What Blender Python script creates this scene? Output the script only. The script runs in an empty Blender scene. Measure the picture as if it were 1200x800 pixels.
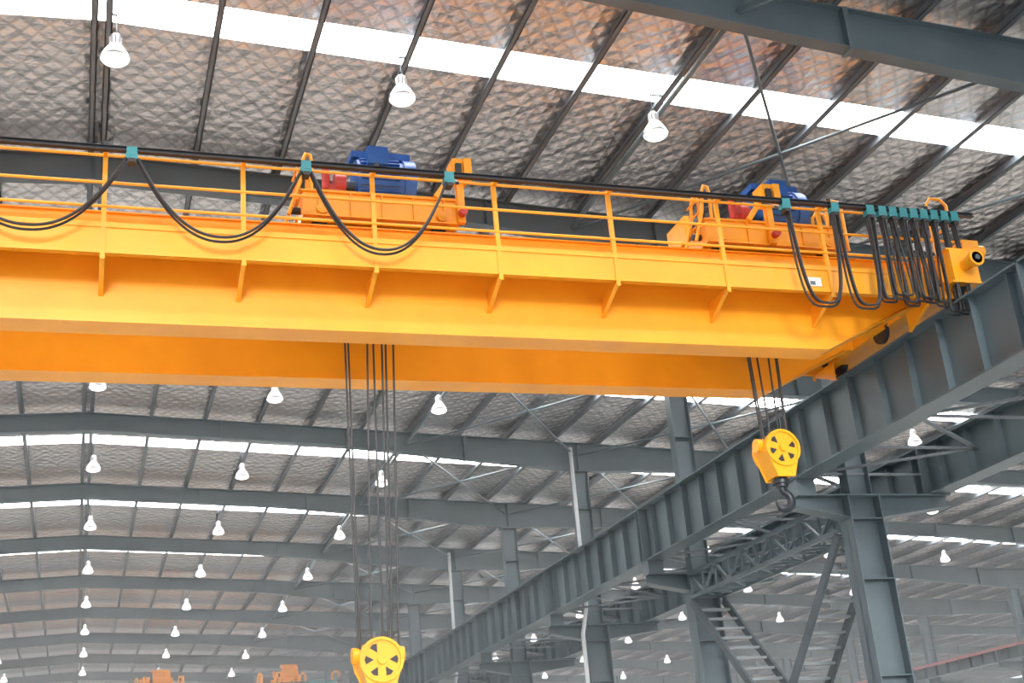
import bpy, bmesh, math, random
from mathutils import Vector, Matrix
random.seed(4)
scene = bpy.context.scene
COL = scene.collection

# ------------------------------------------------------------------ materials
def mat_new(name):
    m = bpy.data.materials.new(name); m.use_nodes = True
    nt = m.node_tree
    return m, nt, nt.nodes['Principled BSDF']

def paint(name, col, rough=0.45, metal=0.0, var=0.12, scale=1.2, dirt=None, bump=0.0, spec=0.5):
    m, nt, b = mat_new(name)
    tc = nt.nodes.new('ShaderNodeTexCoord')
    n = nt.nodes.new('ShaderNodeTexNoise'); n.inputs['Scale'].default_value = scale
    n.inputs['Detail'].default_value = 6
    nt.links.new(tc.outputs['Object'], n.inputs['Vector'])
    r = nt.nodes.new('ShaderNodeValToRGB')
    r.color_ramp.elements[0].position = 0.3; r.color_ramp.elements[1].position = 0.7
    c0 = dirt if dirt else tuple(c*(1-var) for c in col)
    r.color_ramp.elements[0].color = (*c0, 1)
    r.color_ramp.elements[1].color = (*[min(1, c*(1+var)) for c in col], 1)
    nt.links.new(n.outputs['Fac'], r.inputs['Fac'])
    nt.links.new(r.outputs['Color'], b.inputs['Base Color'])
    b.inputs['Roughness'].default_value = rough
    b.inputs['Metallic'].default_value = metal
    b.inputs['Specular IOR Level'].default_value = spec
    if bump > 0:
        bp = nt.nodes.new('ShaderNodeBump'); bp.inputs['Strength'].default_value = bump
        bp.inputs['Distance'].default_value = 0.02
        nt.links.new(n.outputs['Fac'], bp.inputs['Height'])
        nt.links.new(bp.outputs['Normal'], b.inputs['Normal'])
    return m

YEL = paint('crane_yellow_paint', (0.90, 0.372, 0.014), 0.38, var=0.05, scale=0.9, dirt=(0.82, 0.318, 0.010))
YEL2 = paint('hook_yellow_paint', (0.86, 0.38, 0.01), 0.4, var=0.08)
STEEL = paint('blue_grey_steel_paint', (0.090, 0.124, 0.144), 0.42, var=0.15, scale=0.7)
STEELD = paint('dark_steel_paint', (0.060, 0.078, 0.092), 0.5, var=0.15, scale=0.9)
PURL = paint('purlin_steel', (0.13, 0.15, 0.17), 0.45, metal=0.1, var=0.12)
TREAD = paint('worn_tread_steel', (0.19, 0.21, 0.225), 0.45, var=0.15)
BLACK = paint('black_rubber', (0.020, 0.020, 0.024), 0.5, var=0.2)
ROPE = paint('greased_wire_rope', (0.04, 0.038, 0.04), 0.5, var=0.2, scale=8)
TEAL = paint('teal_cable_trolley_paint', (0.03, 0.24, 0.27), 0.45)
BLUE = paint('blue_motor_paint', (0.015, 0.09, 0.34), 0.4, var=0.2, scale=3)
RED = paint('red_brake_paint', (0.42, 0.03, 0.02), 0.4)
REDL = paint('faded_red_rail_paint', (0.34, 0.13, 0.13), 0.5)
CONC = paint('concrete_floor', (0.47, 0.46, 0.44), 0.6, var=0.06, scale=0.3)
WALLM = paint('pale_wall_sheet', (0.62, 0.64, 0.65), 0.6, var=0.05)
PIPE = paint('pale_downpipe', (0.55, 0.57, 0.60), 0.4)
HOOKM = paint('dark_hook_steel', (0.03, 0.035, 0.045), 0.4, metal=0.4)
WHITE = paint('white_plate', (0.8, 0.8, 0.78), 0.5, var=0.03)
ALU = paint('lamp_housing_aluminium', (0.55, 0.55, 0.56), 0.35, metal=0.4)

def emis(name, col, st, base=(0.9, 0.9, 0.9)):
    m, nt, b = mat_new(name)
    b.inputs['Base Color'].default_value = (*base, 1)
    b.inputs['Emission Color'].default_value = (*col, 1)
    b.inputs['Emission Strength'].default_value = st
    return m
SKYL = emis('translucent_skylight', (1.0, 0.99, 0.97), 18.0)
GLOBE = emis('lamp_acrylic_bell', (1.0, 0.97, 0.93), 0.18, (0.75, 0.75, 0.76))
LENS = emis('lamp_lens', (1.0, 0.97, 0.92), 1.6)

def foil():
    m, nt, b = mat_new('silver_foil_insulation')
    L = nt.links.new
    tc = nt.nodes.new('ShaderNodeTexCoord')
    outs = []
    for sy in (1, -1):
        mp = nt.nodes.new('ShaderNodeMapping'); mp.inputs['Scale'].default_value = (1.6, sy*1.15, 0)
        L(tc.outputs['Object'], mp.inputs['Vector'])
        w = nt.nodes.new('ShaderNodeTexWave'); w.bands_direction = 'DIAGONAL'
        w.inputs['Scale'].default_value = 1.15; w.inputs['Distortion'].default_value = 3.0
        w.inputs['Detail'].default_value = 1.5; w.inputs['Detail Scale'].default_value = 0.7
        L(mp.outputs['Vector'], w.inputs['Vector'])
        outs.append(w.outputs['Fac'])
    mn = nt.nodes.new('ShaderNodeMath'); mn.operation = 'MINIMUM'
    L(outs[0], mn.inputs[0]); L(outs[1], mn.inputs[1])
    n = nt.nodes.new('ShaderNodeTexNoise'); n.inputs['Scale'].default_value = 2.2
    n.inputs['Detail'].default_value = 7; n.inputs['Roughness'].default_value = 0.70
    L(tc.outputs['Object'], n.inputs['Vector'])
    v = nt.nodes.new('ShaderNodeTexVoronoi'); v.inputs['Scale'].default_value = 3.2
    L(tc.outputs['Object'], v.inputs['Vector'])
    a = nt.nodes.new('ShaderNodeMath'); a.operation = 'MULTIPLY_ADD'
    L(mn.outputs[0], a.inputs[0]); a.inputs[1].default_value = 0.30; L(n.outputs['Fac'], a.inputs[2])
    a2 = nt.nodes.new('ShaderNodeMath'); a2.operation = 'MULTIPLY_ADD'
    L(v.outputs['Distance'], a2.inputs[0]); a2.inputs[1].default_value = 0.8; L(a.outputs[0], a2.inputs[2])
    bp = nt.nodes.new('ShaderNodeBump'); bp.inputs['Strength'].default_value = 0.7
    bp.inputs['Distance'].default_value = 0.085
    L(a2.outputs[0], bp.inputs['Height']); L(bp.outputs['Normal'], b.inputs['Normal'])
    r = nt.nodes.new('ShaderNodeValToRGB')
    r.color_ramp.elements[0].position = 0.0; r.color_ramp.elements[0].color = (0.52, 0.495, 0.485, 1)
    r.color_ramp.elements[1].position = 0.25; r.color_ramp.elements[1].color = (0.71, 0.68, 0.67, 1)
    L(mn.outputs[0], r.inputs['Fac'])
    L(r.outputs['Color'], b.inputs['Base Color'])
    b.inputs['Metallic'].default_value = 0.96
    b.inputs['Roughness'].default_value = 0.22
    return m
FOIL = foil()

# ------------------------------------------------------------------ mesh builder
class MB:
    def __init__(s): s.v = []; s.f = []; s.m = []; s.s = []; s.mats = []
    def mi(s, m):
        if m not in s.mats: s.mats.append(m)
        return s.mats.index(m)
    def add(s, vs, fs, m, smooth=False):
        o = len(s.v); s.v += [tuple(v) for v in vs]; k = s.mi(m)
        for f in fs:
            s.f.append(tuple(i+o for i in f)); s.m.append(k); s.s.append(smooth)
    def hexa(s, p, m):
        s.add(p, [(0,1,2,3),(7,6,5,4),(0,4,5,1),(1,5,6,2),(2,6,7,3),(3,7,4,0)], m)
    def box(s, x0,x1,y0,y1,z0,z1,m):
        s.hexa([(x0,y0,z0),(x1,y0,z0),(x1,y1,z0),(x0,y1,z0),(x0,y0,z1),(x1,y0,z1),(x1,y1,z1),(x0,y1,z1)], m)
    def beam(s, p0, p1, w, h, m, up=(0,0,1)):
        p0=Vector(p0); p1=Vector(p1); d=(p1-p0).normalized(); up=Vector(up)
        if abs(d.dot(up))>0.98: up=Vector((0,1,0))
        sd=d.cross(up).normalized(); u=sd.cross(d).normalized()
        q=[]
        for p in (p0,p1):
            q += [p-sd*w/2-u*h/2, p+sd*w/2-u*h/2, p+sd*w/2+u*h/2, p-sd*w/2+u*h/2]
        s.hexa(q, m)
    def tube(s, pts, r, m, seg=8, smooth=True, cap=True):
        pts=[Vector(p) for p in pts]; n=len(pts)
        rs = r if isinstance(r,(list,tuple)) else [r]*n
        vs=[]; ref=None
        for i,p in enumerate(pts):
            d=(pts[min(i+1,n-1)]-pts[max(i-1,0)]).normalized()
            if ref is None:
                ref=Vector((0,0,1)) if abs(d.z)<0.9 else Vector((0,1,0))
            a=(ref-d*ref.dot(d)).normalized(); b=d.cross(a); ref=a
            for k in range(seg):
                t=2*math.pi*k/seg; vs.append(p+(a*math.cos(t)+b*math.sin(t))*rs[i])
        fs=[]
        for i in range(n-1):
            for k in range(seg):
                k2=(k+1)%seg; fs.append((i*seg+k,i*seg+k2,(i+1)*seg+k2,(i+1)*seg+k))
        s.add(vs,fs,m,smooth)
        if cap:
            s.add(vs[:seg],[tuple(range(seg))],m); s.add(vs[-seg:],[tuple(range(seg))],m)
    def cyl(s,p0,p1,r,m,seg=16): s.tube([p0,p1],r,m,seg)
    def prismY(s, prof, y0, y1, m):
        n=len(prof)
        vs=[(x,y0,z) for x,z in prof]+[(x,y1,z) for x,z in prof]
        fs=[tuple(range(n)), tuple(range(2*n-1,n-1,-1))]+[(i,(i+1)%n,n+(i+1)%n,n+i) for i in range(n)]
        s.add(vs,fs,m)
    def prismX(s, prof, x0, x1, m):
        n=len(prof)
        vs=[(x0,y,z) for y,z in prof]+[(x1,y,z) for y,z in prof]
        fs=[tuple(range(n)), tuple(range(2*n-1,n-1,-1))]+[(i,(i+1)%n,n+(i+1)%n,n+i) for i in range(n)]
        s.add(vs,fs,m)
    def revolve(s, prof, c, m, seg=24):
        c=Vector(c); n=len(prof); vs=[]
        for r,z in prof:
            for k in range(seg):
                t=2*math.pi*k/seg; vs.append(c+Vector((r*math.cos(t),r*math.sin(t),z)))
        fs=[]
        for i in range(n-1):
            for k in range(seg):
                k2=(k+1)%seg; fs.append((i*seg+k,i*seg+k2,(i+1)*seg+k2,(i+1)*seg+k))
        s.add(vs,fs,m,True)
    def build(s, name, parent=None, loc=(0,0,0)):
        me=bpy.data.meshes.new(name); me.from_pydata(s.v,[],s.f)
        for m in s.mats: me.materials.append(m)
        me.polygons.foreach_set('material_index', s.m)
        me.polygons.foreach_set('use_smooth', s.s)
        bm=bmesh.new(); bm.from_mesh(me); bmesh.ops.recalc_face_normals(bm, faces=bm.faces); bm.to_mesh(me); bm.free()
        me.update()
        o=bpy.data.objects.new(name, me); COL.objects.link(o); o.location=loc
        if parent: o.parent=parent
        return o
def empty(name, loc=(0,0,0)):
    e=bpy.data.objects.new(name,None); COL.objects.link(e); e.location=loc; return e

# ------------------------------------------------------------------ building dimensions (metres, z=0 is camera eye level)
FLOOR=-1.6; BAY=8.05; Y0=15.7; NB=12
XL,XR=-46.0,78.0
YN=Y0-2*BAY-0.1; YF=Y0+NB*BAY+0.2
SL=0.05
def ZT(x): return 13.35-SL*abs(x)      # rafter top
FR=[Y0+BAY*k for k in range(-2,NB+1)]

# floor & walls
b=MB(); b.box(-90,120,-70,YF+1,FLOOR-0.2,FLOOR,CONC); b.build('floor')
b=MB(); b.box(XL,XR,YF,YF+0.2,FLOOR,13.7,WALLM)
b.build('wall_back')
b=MB(); b.box(XR,XR+0.2,YN,YF,FLOOR,ZT(XR)+0.1,WALLM); b.build('wall_right')
b=MB(); b.box(XL-0.2,XL,YN,YF,FLOOR,ZT(XL)+0.1,WALLM); b.build('wall_left')

# ceiling (foil) and skylights
sk=[(19.0+BAY*k-0.45, 19.0+BAY*k+0.45) for k in range(-2,NB)]
b=MB(); s_=MB()
RZ=0.22
def slab(mb,y0,y1,m,dz=0.0,t=0.03):
    for xa,xb in ((XL,0.0),(0.0,XR)):
        za,zb=ZT(xa)+RZ+dz,ZT(xb)+RZ+dz
        mb.hexa([(xa,y0,za),(xb,y0,zb),(xb,y1,zb),(xa,y1,za),(xa,y0,za+t),(xb,y0,zb+t),(xb,y1,zb+t),(xa,y1,za+t)],m)
y=YN
for a,c in sk:
    slab(b,y,a,FOIL); slab(s_,a,c,SKYL); y=c
slab(b,y,YF,FOIL)
b.build('ceiling'); s_.build('roof_skylights')

# purlins
b=MB()
xs=[0.13]+[0.24+1.66*n for n in range(1,47)]+[-0.10]+[-0.24-1.66*n for n in range(1,28)]
for x in xs:
    if x<XL or x>XR: continue
    z=ZT(x)
    b.box(x-0.012,x+0.012,YN,YF,z,z+RZ-0.005,PURL)
    b.box(x-0.10,x+0.01,YN,YF,z,z+0.015,PURL)
    b.box(x-0.10,x-0.085,YN,YF,z,z+0.04,PURL)
b.build('roof_purlins')

# rafters (haunched towards the column lines)
def DEP(x):
    d=min(abs(x-c) for c in (-46,-16,16,46,78))
    return 1.0-0.42*min(1.0,d/9.0)
for yy in FR:
    b=MB()
    kn=[-46,-37,-25,-16,-7,0,7,16,25,37,46,55,69,78]
    for xa,xb in zip(kn[:-1],kn[1:]):
        Da,Db=DEP(xa),DEP(xb)
        def hx(y0,y1,a0,a1,b0,b1):
            za,zb=ZT(xa),ZT(xb)
            b.hexa([(xa,y0,za-a1),(xb,y0,zb-b1),(xb,y1,zb-b1),(xa,y1,za-a1),(xa,y0,za-a0),(xb,y0,zb-b0),(xb,y1,zb-b0),(xa,y1,za-a0)],STEEL)
        hx(yy-0.13,yy+0.13,0.0,0.02,0.0,0.02); hx(yy-0.13,yy+0.13,Da-0.02,Da,Db-0.02,Db); hx(yy-0.008,yy+0.008,0.02,Da-0.02,0.02,Db-0.02)
    x=-44.0
    while x<77:
        z=ZT(x); D=DEP(x)-0.03
        b.box(x-0.012,x+0.012,yy-0.12,yy+0.12,z-D,z-0.02,STEEL)
        if int(x)%12==0: b.box(x-0.05,x+0.05,yy-0.14,yy+0.14,z-D-0.06,z-0.0,STEEL)
        x+=4.0
    b.build('roof_rafter')

# roof bracing rods
b=MB()
for k,yy in enumerate(FR[:-1]):
    for xa,xb in ((10.0,15.9),(16.1,22.2),(-15.9,-10)):
        for p,q in ((xa,xb),(xb,xa)):
            b.tube([(p,yy,ZT(p)-0.35),(q,yy+BAY,ZT(q)-0.42)],0.035,STEEL,6)
for x in (10.0,-10.0,22.2):
    b.tube([(x,FR[0],ZT(x)-0.38),(x,FR[-1],ZT(x)-0.38)],0.055,STEEL,8)
b.build('roof_bracing')

# ------------------------------------------------------------------ columns
def column(xc, yy, left_b, right_b, capz=6.35, wide=0.80):
    b=MB()
    h=wide/2
    b.box(xc-h,xc-h+0.03,yy-0.25,yy+0.25,FLOOR,capz,STEEL)
    b.box(xc+h-0.03,xc+h,yy-0.25,yy+0.25,FLOOR,capz,STEEL)
    b.box(xc-h,xc+h,yy-0.012,yy+0.012,FLOOR,capz,STEEL)
    b.box(xc-h-0.15,xc+h+0.15,yy-0.35,yy+0.35,FLOOR,FLOOR+0.05,STEELD)
    for z in (0.5,2.5,4.5,5.8):
        b.box(xc-h+0.03,xc+h-0.03,yy-0.24,yy+0.24,z,z+0.02,STEEL)
    b.box(left_b-0.25,right_b+0.25,yy-0.22,yy+0.22,capz-0.03,capz,STEEL)
    for sgn,xe in ((-1,left_b-0.25),(1,right_b+0.25)):
        xi=xc+sgn*h
        b.prismY([(xi,capz-0.03),(xe,capz-0.03),(xe,capz-0.25),(xi,capz-0.48)],yy-0.012,yy+0.012,STEEL)
        b.hexa([(xi,yy-0.2,capz-0.50),(xe,yy-0.2,capz-0.27),(xe,yy+0.2,capz-0.27),(xi,yy+0.2,capz-0.50),
                (xi,yy-0.2,capz-0.48),(xe,yy-0.2,capz-0.25),(xe,yy+0.2,capz-0.25),(xi,yy+0.2,capz-0.48)],STEEL)
    top=ZT(xc)-1.01; u=0.28
    b.box(xc-u,xc-u+0.02,yy-0.17,yy+0.17,capz,top,STEEL)
    b.box(xc+u-0.02,xc+u,yy-0.17,yy+0.17,capz,top,STEEL)
    b.box(xc-u,xc+u,yy-0.01,yy+0.01,capz,top,STEEL)
    for z in (8.2,10.2): b.box(xc-u,xc+u,yy-0.17,yy+0.17,z,z+0.02,STEEL)
    b.box(xc-u-0.08,xc+u+0.08,yy-0.2,yy+0.2,top-0.03,top+0.02,STEEL)
    return b.build('steel_column')
pipecols=[]; cols=[]
for i,yy in enumerate(FR):
    c=column(16.0,yy,14.65,18.0); cols.append(c)
    if i in (5,7): pipecols.append((c,yy))
    column(-16.0,yy,-17.6,-14.65)
    column(46.0,yy,44.4,47.6)
for c,yy in pipecols:
    b=MB()
    b.tube([(15.45,yy-0.33,FLOOR),(15.45,yy-0.33,6.0),(15.66,yy-0.33,6.9),(15.66,yy-0.33,12.3)],0.07,PIPE,8)
    b.build('downpipe',c)

# ------------------------------------------------------------------ runway beams
def runway(name,xc,zb,zt,m=STEEL,red=False,rail=True,w=0.26,capz=6.35):
    b=MB(); y0,y1=FR[0]-0.1,FR[-1]
    b.box(xc-w,xc+w,y0,y1,zt-0.035,zt,m); b.box(xc-w,xc+w,y0,y1,zb,zb+0.035,m)
    b.box(xc-0.012,xc+0.012,y0,y1,zb+0.03,zt-0.03,m)
    y=y0+0.5
    while y<y1:
        b.box(xc-w+0.09,xc+w-0.09,y-0.009,y+0.009,zb+0.03,zt-0.03,m); y+=BAY/8
    for yy in FR:
        b.box(xc-w,xc+w,yy-0.02,yy+0.02,zb,zt,m)
        b.box(xc-0.22,xc+0.22,yy-0.2,yy+0.2,capz,zb,m)
    if rail:
        b.box(xc-0.07,xc+0.07,y0,y1,zt,zt+0.025,STEELD); b.box(xc-0.012,xc+0.012,y0,y1,zt+0.02,zt+0.09,STEELD)
        b.box(xc-0.035,xc+0.035,y0,y1,zt+0.08,zt+0.12,STEELD)
    if red:
        b.box(xc-w-0.06,xc-w,y0,y1,zt-0.08,zt+0.06,REDL)
    return b.build(name)
rb=runway('crane_runway_beam',14.65,6.70,8.17)
runway('crane_runway_beam',18.0,6.36,7.48)
runway('crane_runway_beam',-14.65,6.70,8.17)
runway('crane_runway_beam',44.4,6.36,7.0,red=True)

b=MB(); y=FR[0]; k=0
z=6.85
while y<FR[-1]-1:
    xa,xb=(14.9,17.75) if k%2==0 else (17.75,14.9)
    b.beam((xa,y,z),(xb,y+BAY/4,z),0.08,0.05,PURL)
    b.beam((14.9,y,z),(17.75,y,z),0.07,0.05,PURL)
    y+=BAY/4; k+=1
b.build('surge_lacing',rb)

# lattice strut and two crossing access ladders between the nearest columns
def cross(ya,yb,par):
    xl,xr=15.52,16.48
    ya+=0.27; yb-=0.27
    zt=5.55
    for p,q in (((ya,zt),(yb,FLOOR)),((yb,zt),(ya,FLOOR))):
        b=MB()
        P=Vector((0,p[0],p[1])); Q=Vector((0,q[0],q[1])); L=(Q-P).length
        for x in (xl,xr):
            b.beam((x,p[0],p[1]),(x,q[0],q[1]),0.08,0.20,STEELD)
        n=int(L/0.42)
        for i in range(1,n):
            c=P.lerp(Q,i/n)
            b.box(xl,xr,c.y-0.09,c.y+0.09,c.z-0.03,c.z+0.03,TREAD)
        b.build('access_ladder',par)
    b=MB()
    z0,z1=5.66,6.28
    n=10
    for x in (xl+0.05,xr-0.05):
        for z in (z0,z1): b.beam((x,ya,z),(x,yb,z),0.10,0.10,STEEL)
        for i in range(n):
            y_a=ya+(yb-ya)*i/n; y_b=ya+(yb-ya)*(i+1)/n
            if i%2: b.beam((x,y_a,z0),(x,y_b,z1),0.06,0.06,STEEL)
            else: b.beam((x,y_a,z1),(x,y_b,z0),0.06,0.06,STEEL)
            b.beam((x,y_b,z0),(x,y_b,z1),0.05,0.05,STEEL)
    for i in range(n):
        y_a=ya+(yb-ya)*i/n; y_b=ya+(yb-ya)*(i+1)/n
        b.beam((xl+0.05 if i%2 else xr-0.05,y_a,z0),(xr-0.05 if i%2 else xl+0.05,y_b,z0),0.05,0.05,STEEL)
        b.beam((xl+0.05,y_b,z0),(xr-0.05,y_b,z0),0.05,0.05,STEEL)
    b.build('lattice_strut',par)
cross(FR[3],FR[4],cols[3])

# ------------------------------------------------------------------ lamps
b=MB()
b.revolve([(0.09,0.15),(0.11,0.13),(0.165,0.05),(0.215,-0.04),(0.23,-0.11),(0.226,-0.125)],(0,0,0),GLOBE,28)
b.revolve([(0.226,-0.125),(0.19,-0.165),(0.11,-0.195),(0.001,-0.205)],(0,0,0),LENS,28)
b.revolve([(0.233,-0.09),(0.243,-0.11),(0.233,-0.13)],(0,0,0),ALU,28)
b.revolve([(0.001,0.36),(0.05,0.36),(0.08,0.33),(0.085,0.16),(0.11,0.13)],(0,0,0),ALU,20)
for k in range(8):
    t=k*math.pi/4; b.beam((0.09*math.cos(t),0.09*math.sin(t),0.17),(0.09*math.cos(t),0.09*math.sin(t),0.31),0.03,0.015,ALU)
b.tube([(0.0,0,0.35),(0.03,0,0.40),(0,0,0.44),(0,0,0.76)],0.011,STEELD,6)
lamp0=b.build('high_bay_lamp'); first=True
for kk in range(0,NB-1):
    for x in (0.2,5.03,9.86,-4.63,26.2,32.4,38.6):
        yl=18.95+BAY*kk
        loc=(x,yl,ZT(x)-0.73)
        if first: lamp0.location=loc; first=False; o=lamp0
        else:
            o=bpy.data.objects.new('high_bay_lamp',lamp0.data); COL.objects.link(o); o.location=loc
        px=min(xs,key=lambda q:abs(q-x))
        b=MB(); b.box(min(0,px-x)-0.02,max(0,px-x)+0.02,-0.02,0.02,0.735,0.765,PURL); b.build('lamp_bracket',o)

# ------------------------------------------------------------------ crane
def make_crane():
    root=empty('overhead_crane')
    XE=14.35; ZB,ZG=7.57,9.35
    for nm,y0,y1 in (('front_girder',18.35,18.77),('rear_girder',20.50,20.92)):
        b=MB()
        prof=[(-12.3,ZB),(12.3,ZB),(14.1,8.45),(XE,8.45),(XE,ZG),(-XE,ZG),(-XE,8.45),(-14.1,8.45)]
        b.prismY(prof,y0,y1,YEL)
        f0,f1=y0-0.05,y1+0.03
        for pts in (((-12.3,ZB),(12.3,ZB)),((12.3,ZB),(14.15,8.45)),((-12.3,ZB),(-14.15,8.45)),((-XE,ZG+0.012),(XE,ZG+0.012))):
            (xa,za),(xb,zb)=pts
            b.hexa([(xa,f0,za-0.025),(xb,f0,zb-0.025),(xb,f1,zb-0.025),(xa,f1,za-0.025),(xa,f0,za),(xb,f0,zb),(xb,f1,zb),(xa,f1,za)],YEL)
        b.box(-XE,XE,y0-0.03,y0,9.02,9.05,YEL)
        ym=(y0+y1)/2
        b.box(-XE+0.3,XE-0.3,ym-0.03,ym+0.03,ZG+0.012,ZG+0.08,STEELD)
        b.build(nm,root)
    # walkways
    b=MB()
    for ya,yb,yp in ((17.6,18.35,17.6),(20.92,21.65,21.65)):
        b.box(-15.0,15.0,ya,yb,8.62,8.66,YEL)
        s=-1 if yp<19 else 1
        b.box(-15.0,15.0,yp-0.015,yp+0.015,8.32,8.72,YEL)
        b.box(-15.0,15.0,min(yp,yp-s*0.07),max(yp,yp-s*0.07),8.32,8.335,YEL)
        b.box(-15.0,15.0,min(yp,yp-s*0.07),max(yp,yp-s*0.07),8.705,8.72,YEL)
        for n in range(-7,8):
            x=0.1+2.0*n
            yi=18.35 if s<0 else 20.92
            b.prismX([(yp-s*0.03,8.335),(yp-s*0.03,8.28),(yi,7.98),(yi,8.335)],x-0.008,x+0.008,YEL)
            b.hexa([(x-0.035,yp-s*0.03,8.268),(x+0.035,yp-s*0.03,8.268),(x+0.035,yi,7.965),(x-0.035,yi,7.965),
                    (x-0.035,yp-s*0.03,8.28),(x+0.035,yp-s*0.03,8.28),(x+0.035,yi,7.98),(x-0.035,yi,7.98)],YEL)
    b.build('walkway',root)
    b=MB()
    for yp in (17.57,21.68):
        for n in range(-7,8):
            x=0.1+2.0*n
            b.box(x-0.035,x+0.035,yp-0.006,yp+0.0,8.22,9.95,YEL)
            b.box(x-0.035,x-0.029,yp-0.0,yp+0.05,8.72,9.95,YEL)
        for z in (9.90,9.45,9.06):
            b.tube([(-15,yp,z),(15.0,yp,z)],0.024,YEL,8)
        b.box(-15,15,yp-0.01,yp+0.01,8.72,8.80,YEL)
    for xe in (-15,15):
        for z in (9.90,9.45):
            b.tube([(xe,17.57,z),(xe,18.5,z)],0.024,YEL,8); b.tube([(xe,20.8,z),(xe,21.68,z)],0.024,YEL,8)
    for xo in (14.8,):
        for yy in (17.9,18.35):
            b.tube([(xo-0.12,yy,8.7),(xo-0.12,yy,10.35),(xo-0.02,yy,10.5),(xo+0.2,yy,10.5),(xo+0.32,yy,10.38),(xo+0.32,yy,10.2)],0.03,YEL,8)
    b.build('handrail',root)
    # end trucks
    for sg in (-1,1):
        b=MB(); x0,x1=sorted((sg*14.33,sg*14.97))
        b.box(x0+0.05,x1-0.05,17.2,22.1,8.5,9.1,YEL)
        b.box(x0,x1,17.2,22.1,9.1,9.13,YEL); b.box(x0,x1,17.2,22.1,8.47,8.5,YEL)
        b.box(x0+0.02,x1-0.02,18.2,21.0,9.1,9.36,YEL)
        for yw in (17.65,21.6):
            b.cyl((sg*14.58,yw,8.60),(sg*14.72,yw,8.60),0.31,HOOKM,24)
            b.cyl((sg*14.30,yw,8.62),(sg*15.0,yw,8.62),0.11,HOOKM,16)
            b.box(x0-0.02,x1+0.02,yw-0.2,yw+0.2,8.58,8.92,YEL)
        for ye,dy in ((17.2,-0.35),(22.1,0.35)):
            b.cyl((sg*14.65,ye,8.8),(sg*14.65,ye+dy,8.8),0.11,YEL,20)
            b.cyl((sg*14.65,ye+dy*0.8,8.8),(sg*14.65,ye+dy,8.8),0.15,YEL,20)
            b.cyl((sg*14.65,ye+dy,8.8),(sg*14.65,ye+dy*1.06,8.8),0.05,STEELD,16)
        b.box(min(sg*14.05,sg*14.33),max(sg*14.05,sg*14.33),19.3,19.75,8.42,8.85,YEL)
        b.cyl((sg*13.45,19.52,8.62),(sg*14.05,19.52,8.62),0.15,STEELD,16)
        b.cyl((sg*14.28,19.5,8.42),(sg*14.36,19.5,8.42),0.22,HOOKM,20)
        b.box(min(sg*15.0,sg*15.35),max(sg*15.0,sg*15.35),17.55,18.0,9.2,9.5,YEL)
        b.cyl((sg*15.3,17.75,9.36),(sg*15.55,17.75,9.36),0.13,YEL,18)
        b.cyl((sg*15.55,17.75,9.36),(sg*15.6,17.75,9.36),0.06,YEL,18)
        b.box(min(sg*14.9,sg*15.1),max(sg*14.9,sg*15.1),17.6,18.3,8.4,9.3,YEL)
        b.build('end_truck',root)
    # festoon track
    b=MB(); yt=17.25
    b.box(-15.2,15.1,yt-0.045,yt+0.045,9.865,9.875,BLACK); b.box(-15.2,15.1,yt-0.045,yt+0.045,9.80,9.81,BLACK)
    b.box(-15.2,15.1,yt-0.01,yt+0.01,9.80,9.87,BLACK)
    for n in range(-7,8):
        x=0.1+2.0*n; b.box(x-0.03,x+0.03,yt-0.03,17.6,9.875,9.91,YEL)
        b.box(x-0.03,x+0.03,yt-0.06,yt-0.02,9.86,9.93,BLACK)
    b.build('festoon_track',root)
    b=MB(); c=MB()
    loops=[(-4.7,-2.4,1.15,2.3),(-2.2,0.38,1.15,2.2),(0.55,2.92,1.17,2.2),(3.08,5.2,1.22,2.2)]
    loops+=[(11.28,12.16,1.72,3.0),(12.24,12.86,1.72,3.4)]
    xx=12.96
    for i in range(8):
        loops.append((xx,xx+0.17,1.50+0.25*random.random(),4.0)); xx+=0.215
    clips=[-4.78,-2.3,0.46,3.0,5.25,11.24,12.2,12.91]+[12.96+0.215*i-0.02 for i in range(1,9)]
    for (a,d,s,p) in loops:
        yo=random.uniform(-0.08,0.08) if d-a<0.5 else 0
        for j,(dy,ds) in enumerate(((0,0),(0.05,0.05),(-0.05,0.02))):
            pts=[]
            N=30; wid=d-a
            lean=random.uniform(-0.06,0.06) if wid<0.5 else 0
            for i in range(N+1):
                t=i/N; q=2*t-1
                xk=a+wid*t
                z=9.68-(s+ds)*(1-abs(q)**p)
                depth=1-abs(q)**p
                if wid<1:
                    xk+=(-1 if q<0 else 1)*0.11*math.sin(math.pi*min(1,abs(q)))**0.8*(0.6+0.4*(j==1))
                pts.append((xk+lean*depth, yt+dy+yo*depth, z))
            b.tube(pts,0.020,BLACK,7)
    for x in clips:
        c.box(x-0.085,x+0.085,yt-0.06,yt+0.06,9.67,9.76,TEAL)
        c.box(x-0.05,x+0.05,yt-0.08,yt+0.08,9.61,9.67,BLACK)
        for s in (-1,1):
            c.box(x-0.075,x+0.075,yt+s*0.06-0.008,yt+s*0.06+0.008,9.72,9.86,TEAL)
            for xx_ in (x-0.05,x+0.05):
                c.cyl((xx_,yt+s*0.055,9.82),(xx_,yt+s*0.03,9.82),0.025,HOOKM,10)
    b.build('festoon_cables',root); c.build('festoon_carriers',root)
    b=MB(); b.box(11.66,11.90,17.565,17.585,8.41,8.57,WHITE); b.box(11.68,11.78,17.558,17.565,8.43,8.50,PURL)
    b.build('label_plate',root)
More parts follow.
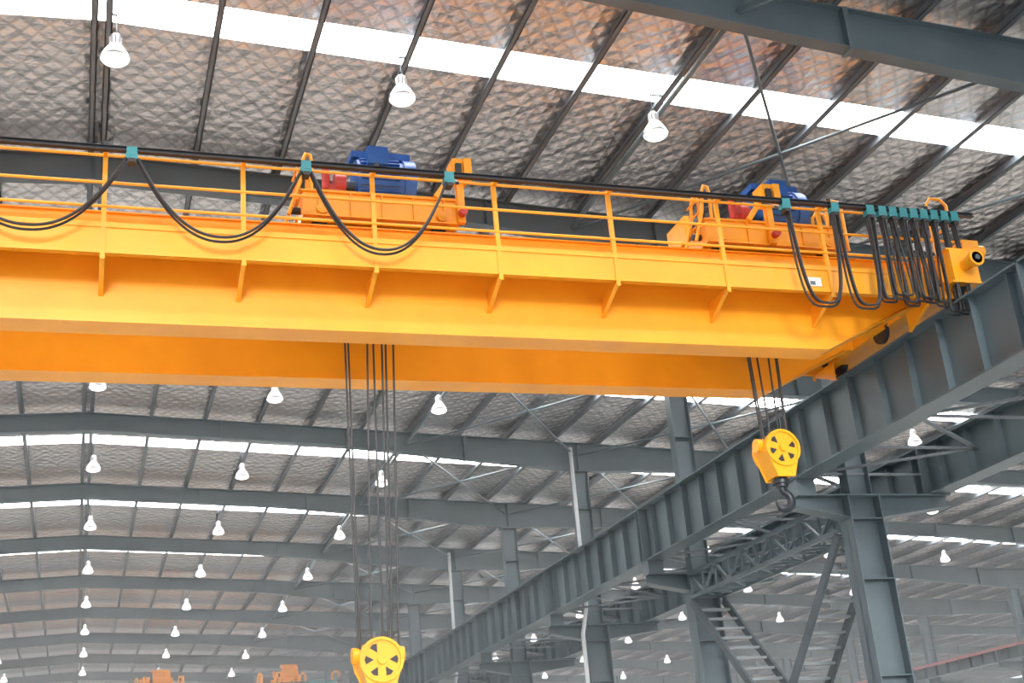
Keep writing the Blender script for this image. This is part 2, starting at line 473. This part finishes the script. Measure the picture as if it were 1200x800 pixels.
    # trolleys
    def trolley(xa,xb,bx0,bx1,arm):
        b=MB()
        zf0,zf1=9.50,9.93
        for y0,y1 in ((18.30,18.80),(20.42,20.92)):
            b.box(xa,xb,y0,y1,zf0,zf1,YEL)
            b.box(xa-0.04,xb+0.04,y0-0.05,y1+0.05,zf1,zf1+0.025,YEL)
            b.box(xa,xb,y0-0.05,y0,zf0,zf0+0.025,YEL)
            for i in range(5):
                x=xa+0.25+(xb-xa-0.5)*i/4; b.box(x-0.01,x+0.01,y0-0.045,y0,zf0,zf1,YEL)
            for x in (xa+0.3,xb-0.3):
                ym=(y0+y1)/2
                b.cyl((x,ym-0.06,9.58),(x,ym+0.06,9.58),0.15,HOOKM,20)
                b.cyl((x,y0-0.08,9.62),(x,y0,9.62),0.09,YEL,16)
            for x,s in ((xa,-1),(xb,1)):
                b.cyl((x,y0+0.25,9.7),(x+s*0.16,y0+0.25,9.7),0.06,BLACK,12)
        for x in (xa+0.1,xa+0.9,xb-0.3):
            b.box(x,x+0.2,18.8,20.42,zf0+0.05,zf1,YEL)
        b.box(xa+0.05,xb-0.05,18.25,20.9,zf1+0.02,zf1+0.04,YEL)
        b.build('trolley_frame',root)
        b=MB(); zc=10.35
        b.cyl((xa+0.45,20.1,zc),(xb-0.45,20.1,zc),0.32,ROPE,28)
        for i in range(24):
            x=xa+0.5+(xb-xa-1.0)*i/23; b.cyl((x-0.012,20.1,zc),(x+0.012,20.1,zc),0.335,STEELD,24)
        for x in (xa+0.35,xb-0.45):
            b.box(x,x+0.1,19.7,20.5,9.95,10.75,YEL)
        ym=19.15
        b.box(bx0,bx1,ym-0.28,ym+0.28,9.95,10.10,BLUE)
        b.cyl((bx0+0.05,ym,10.62),(bx1-0.2,ym,10.62),0.40,BLUE,32)
        for i in range(26):
            t=2*math.pi*i/26; r=0.42
            b.beam((bx0+0.1,ym+r*math.cos(t),10.62+r*math.sin(t)),(bx1-0.28,ym+r*math.cos(t),10.62+r*math.sin(t)),0.02,0.06,BLUE,up=(0,math.cos(t),math.sin(t)))
        b.cyl((bx1-0.2,ym,10.62),(bx1,ym,10.62),0.44,BLUE,32)
        b.box(bx0+0.2,bx0+0.55,ym-0.5,ym-0.2,10.75,11.08,BLUE)
        b.box(bx0-0.02,bx1-0.05,ym-0.2,ym+0.25,11.02,11.14,BLUE)
        b.box(bx0+0.05,bx1-0.25,ym-0.3,ym+0.3,9.95,10.4,BLUE)
        b.prismY([(bx0-0.05,9.95),(bx1+0.25,9.95),(bx1+0.25,10.5),(bx1+0.05,10.8),(bx0+0.3,10.8),(bx0-0.05,10.55)],19.55,19.95,BLUE)
        b.cyl((bx0-0.12,ym,10.55),(bx0+0.05,ym,10.55),0.09,STEELD,12)
        b.cyl((bx0-0.30,ym,10.55),(bx0-0.12,ym,10.55),0.21,RED,24)
        b.box(bx0-0.42,bx0-0.18,ym-0.15,ym+0.1,10.0,10.5,RED)
        b.cyl((bx0-0.45,ym-0.1,10.4),(bx0-0.45,ym-0.1,10.78),0.07,RED,14)
        b.box(bx0-0.62,bx0-0.42,ym-0.25,ym+0.15,9.95,10.25,YEL)
        b.build('hoist_machinery',root)
        b=MB()
        x=xa+0.02
        for yy in (18.3,18.75):
            b.tube([(x-0.25,yy,9.5),(x-0.05,yy,10.1),(x,yy,10.5),(x+0.05,yy,10.62),(x+0.12,yy,10.6),(x+0.14,yy,10.45),(x+0.12,yy,9.95)],0.032,YEL,8)
        for z in (9.8,10.1,10.35): b.tube([(x-0.1,18.3,z),(x-0.1,18.75,z)],0.02,YEL,6)
        xm=arm
        b.beam((xm,18.22,9.5),(xm,18.22,10.45),0.12,0.12,YEL)
        b.beam((xm-0.42,18.22,9.95),(xm-0.05,18.22,10.45),0.07,0.09,YEL)
        b.box(xm-0.14,xm+0.16,18.05,18.4,10.28,10.62,YEL)
        b.box(xm+0.04,xm+0.17,17.98,18.05,10.2,10.6,YEL)
        b.box(xm-0.1,xm+0.0,17.99,18.05,10.30,10.5,BLACK)
        b.beam((xm-0.1,18.2,10.3),(xm-0.3,17.33,9.75),0.05,0.05,HOOKM)
        b.cyl((xm-0.02,18.1,9.62),(xm-0.02,17.98,9.62),0.07,RED,12)
        b.build('towing_arm',root)
    trolley(3.12,5.70,4.10,5.15,5.72)
    trolley(10.25,12.98,11.72,12.72,11.5)
    b=MB()
    for yy in (18.3,18.8):
        b.tube([(12.75,yy,9.95),(12.8,yy,10.4),(12.9,yy,10.52),(13.05,yy,10.5),(13.1,yy,10.35),(13.1,yy,9.5)],0.032,YEL,8)
    b.build('trolley_hoop',root)
    def hook_block(xc,zc,ropes,rot=0.0):
        b=MB(); yc=19.6
        w=0.24
        prof=[]
        for k in range(0,21):
            t=math.radians(-35+ (250)*k/20)
            prof.append((xc+0.34*math.cos(t), zc+0.34*math.sin(t)))
        prof+=[(xc-0.20,zc-0.42),(xc-0.17,zc-0.52),(xc+0.17,zc-0.52),(xc+0.20,zc-0.42)]
        b.prismY(prof,yc-w,yc-w+0.04,YEL2); b.prismY(prof,yc+w-0.04,yc+w,YEL2)
        inner=[(xc+(x-xc)*0.93,zc+(z-zc)*0.95) for x,z in prof]
        b.prismY(inner,yc-w+0.04,yc+w-0.04,YEL2)
        for yf,s in ((yc-w,-1),(yc+w,1)):
            for k in range(24):
                t0=2*math.pi*k/24; t1=2*math.pi*(k+1)/24
                b.beam((xc+0.315*math.cos(t0),yf+s*0.012,zc+0.315*math.sin(t0)),(xc+0.315*math.cos(t1),yf+s*0.012,zc+0.315*math.sin(t1)),0.05,0.045,YEL2,up=(math.cos(t0),0,math.sin(t0)))
            b.cyl((xc,yf,zc),(xc,yf+s*0.05,zc),0.07,YEL2,20)
            for k in range(6):
                if k in (1,): continue
                t=math.radians(60*k+0+rot); d=math.radians(15)
                pr=[(0.12,t),(0.245,t-d),(0.26,t),(0.245,t+d)]
                pp=[(xc+r*math.cos(a),zc+r*math.sin(a)) for r,a in pr]
                b.prismY(pp,min(yf,yf+s*0.006),max(yf,yf+s*0.006),BLACK)
        for s in (-1,1):
            b.cyl((xc+s*0.30,yc,zc+0.1),(xc+s*0.40,yc,zc+0.1),0.12,YEL2,16)
        b.cyl((xc,yc,zc-0.66),(xc,yc,zc-0.5),0.12,HOOKM,18)
        b.cyl((xc,yc,zc-0.60),(xc,yc,zc-0.54),0.16,HOOKM,18)
        hp=[];rr=[]
        hp+= [(xc,yc,zc-0.6),(xc,yc,zc-0.72)]; rr+=[0.06,0.055]
        for k in range(13):
            t=math.radians(80-270*k/12)
            hp.append((xc+0.145*math.cos(t),yc,zc-0.90+0.15*math.sin(t))); rr.append(0.055+0.03*math.sin(math.pi*k/12) if k<10 else 0.055-0.014*(k-9))
        b.tube(hp,rr,HOOKM,10)
        for (xt,xb_,dy) in ropes:
            b.tube([(xt,yc+dy,9.6),(xb_,yc+dy*0.8,zc+0.2)],0.018,ROPE,6)
        b.build('hook_block',root)
    hook_block(4.30,2.68,[(3.95,3.98,-0.1),(4.05,4.05,0.1),(4.38,4.18,-0.12),(4.50,4.40,0.1),(4.62,4.46,-0.1),(4.72,4.54,0.05),(4.84,4.62,-0.05)],0)
    hook_block(11.70,6.07,[(11.38,11.45,-0.1),(11.46,11.5,0.1),(11.55,11.6,-0.08),(11.95,11.85,0.08),(12.03,11.93,-0.1),(12.12,12.0,0.1)],15)
    return root
root=make_crane()
# second crane far down the hall (its machinery is painted yellow)
r2=bpy.data.objects.new('overhead_crane',None); COL.objects.link(r2); r2.location=(0,62.0,0)
for ch in list(root.children):
    me=ch.data
    if ch.name.startswith('hoist_machinery'):
        me=ch.data.copy()
        for i,mt in enumerate(me.materials):
            if mt in (BLUE,RED): me.materials[i]=YEL
    o=bpy.data.objects.new(ch.name,me); COL.objects.link(o); o.parent=r2; o.location=ch.location

# ------------------------------------------------------------------ light
w=bpy.data.worlds.new('overcast_sky'); scene.world=w; w.use_nodes=True
bg=w.node_tree.nodes['Background']; bg.inputs['Color'].default_value=(0.93,0.97,1.0,1); bg.inputs['Strength'].default_value=2.0
sun=bpy.data.lights.new('sun','SUN'); sun.energy=2.7; sun.angle=math.radians(12); sun.color=(1,0.96,0.9)
so=bpy.data.objects.new('sun',sun); COL.objects.link(so)
d=Vector((0.18,1.0,-0.20)).normalized()
so.rotation_euler=d.to_track_quat('-Z','Y').to_euler()
so.location=(0,-30,15)

# thin dusty air inside the hall
m=bpy.data.materials.new('dusty_air'); m.use_nodes=True; nt=m.node_tree
nt.nodes.remove(nt.nodes['Principled BSDF'])
vs=nt.nodes.new('ShaderNodeVolumeScatter'); vs.inputs['Density'].default_value=0.0048; vs.inputs['Color'].default_value=(0.94,0.97,1,1)
nt.links.new(vs.outputs[0],nt.nodes['Material Output'].inputs['Volume'])
b=MB(); b.box(XL+0.1,XR-0.1,26.0,YF-0.1,FLOOR+0.05,13.9,m); b.build('hall_air')

# ------------------------------------------------------------------ camera
f=1511.0
Xc=Vector((4635,-173,-f)).normalized(); Yc=Vector((-516,-630,-f)).normalized()
Zc=Xc.cross(Yc).normalized(); Yc=Zc.cross(Xc).normalized()
R=Matrix((Xc,Yc,Zc))
cam=bpy.data.cameras.new('camera'); co=bpy.data.objects.new('camera',cam); COL.objects.link(co)
co.matrix_world=R.to_4x4()
cam.sensor_width=36; cam.lens=f/1200*36; cam.clip_end=600; cam.clip_start=0.05
scene.camera=co
scene.view_settings.view_transform='Standard'
scene.view_settings.look='None'
scene.view_settings.exposure=0.0
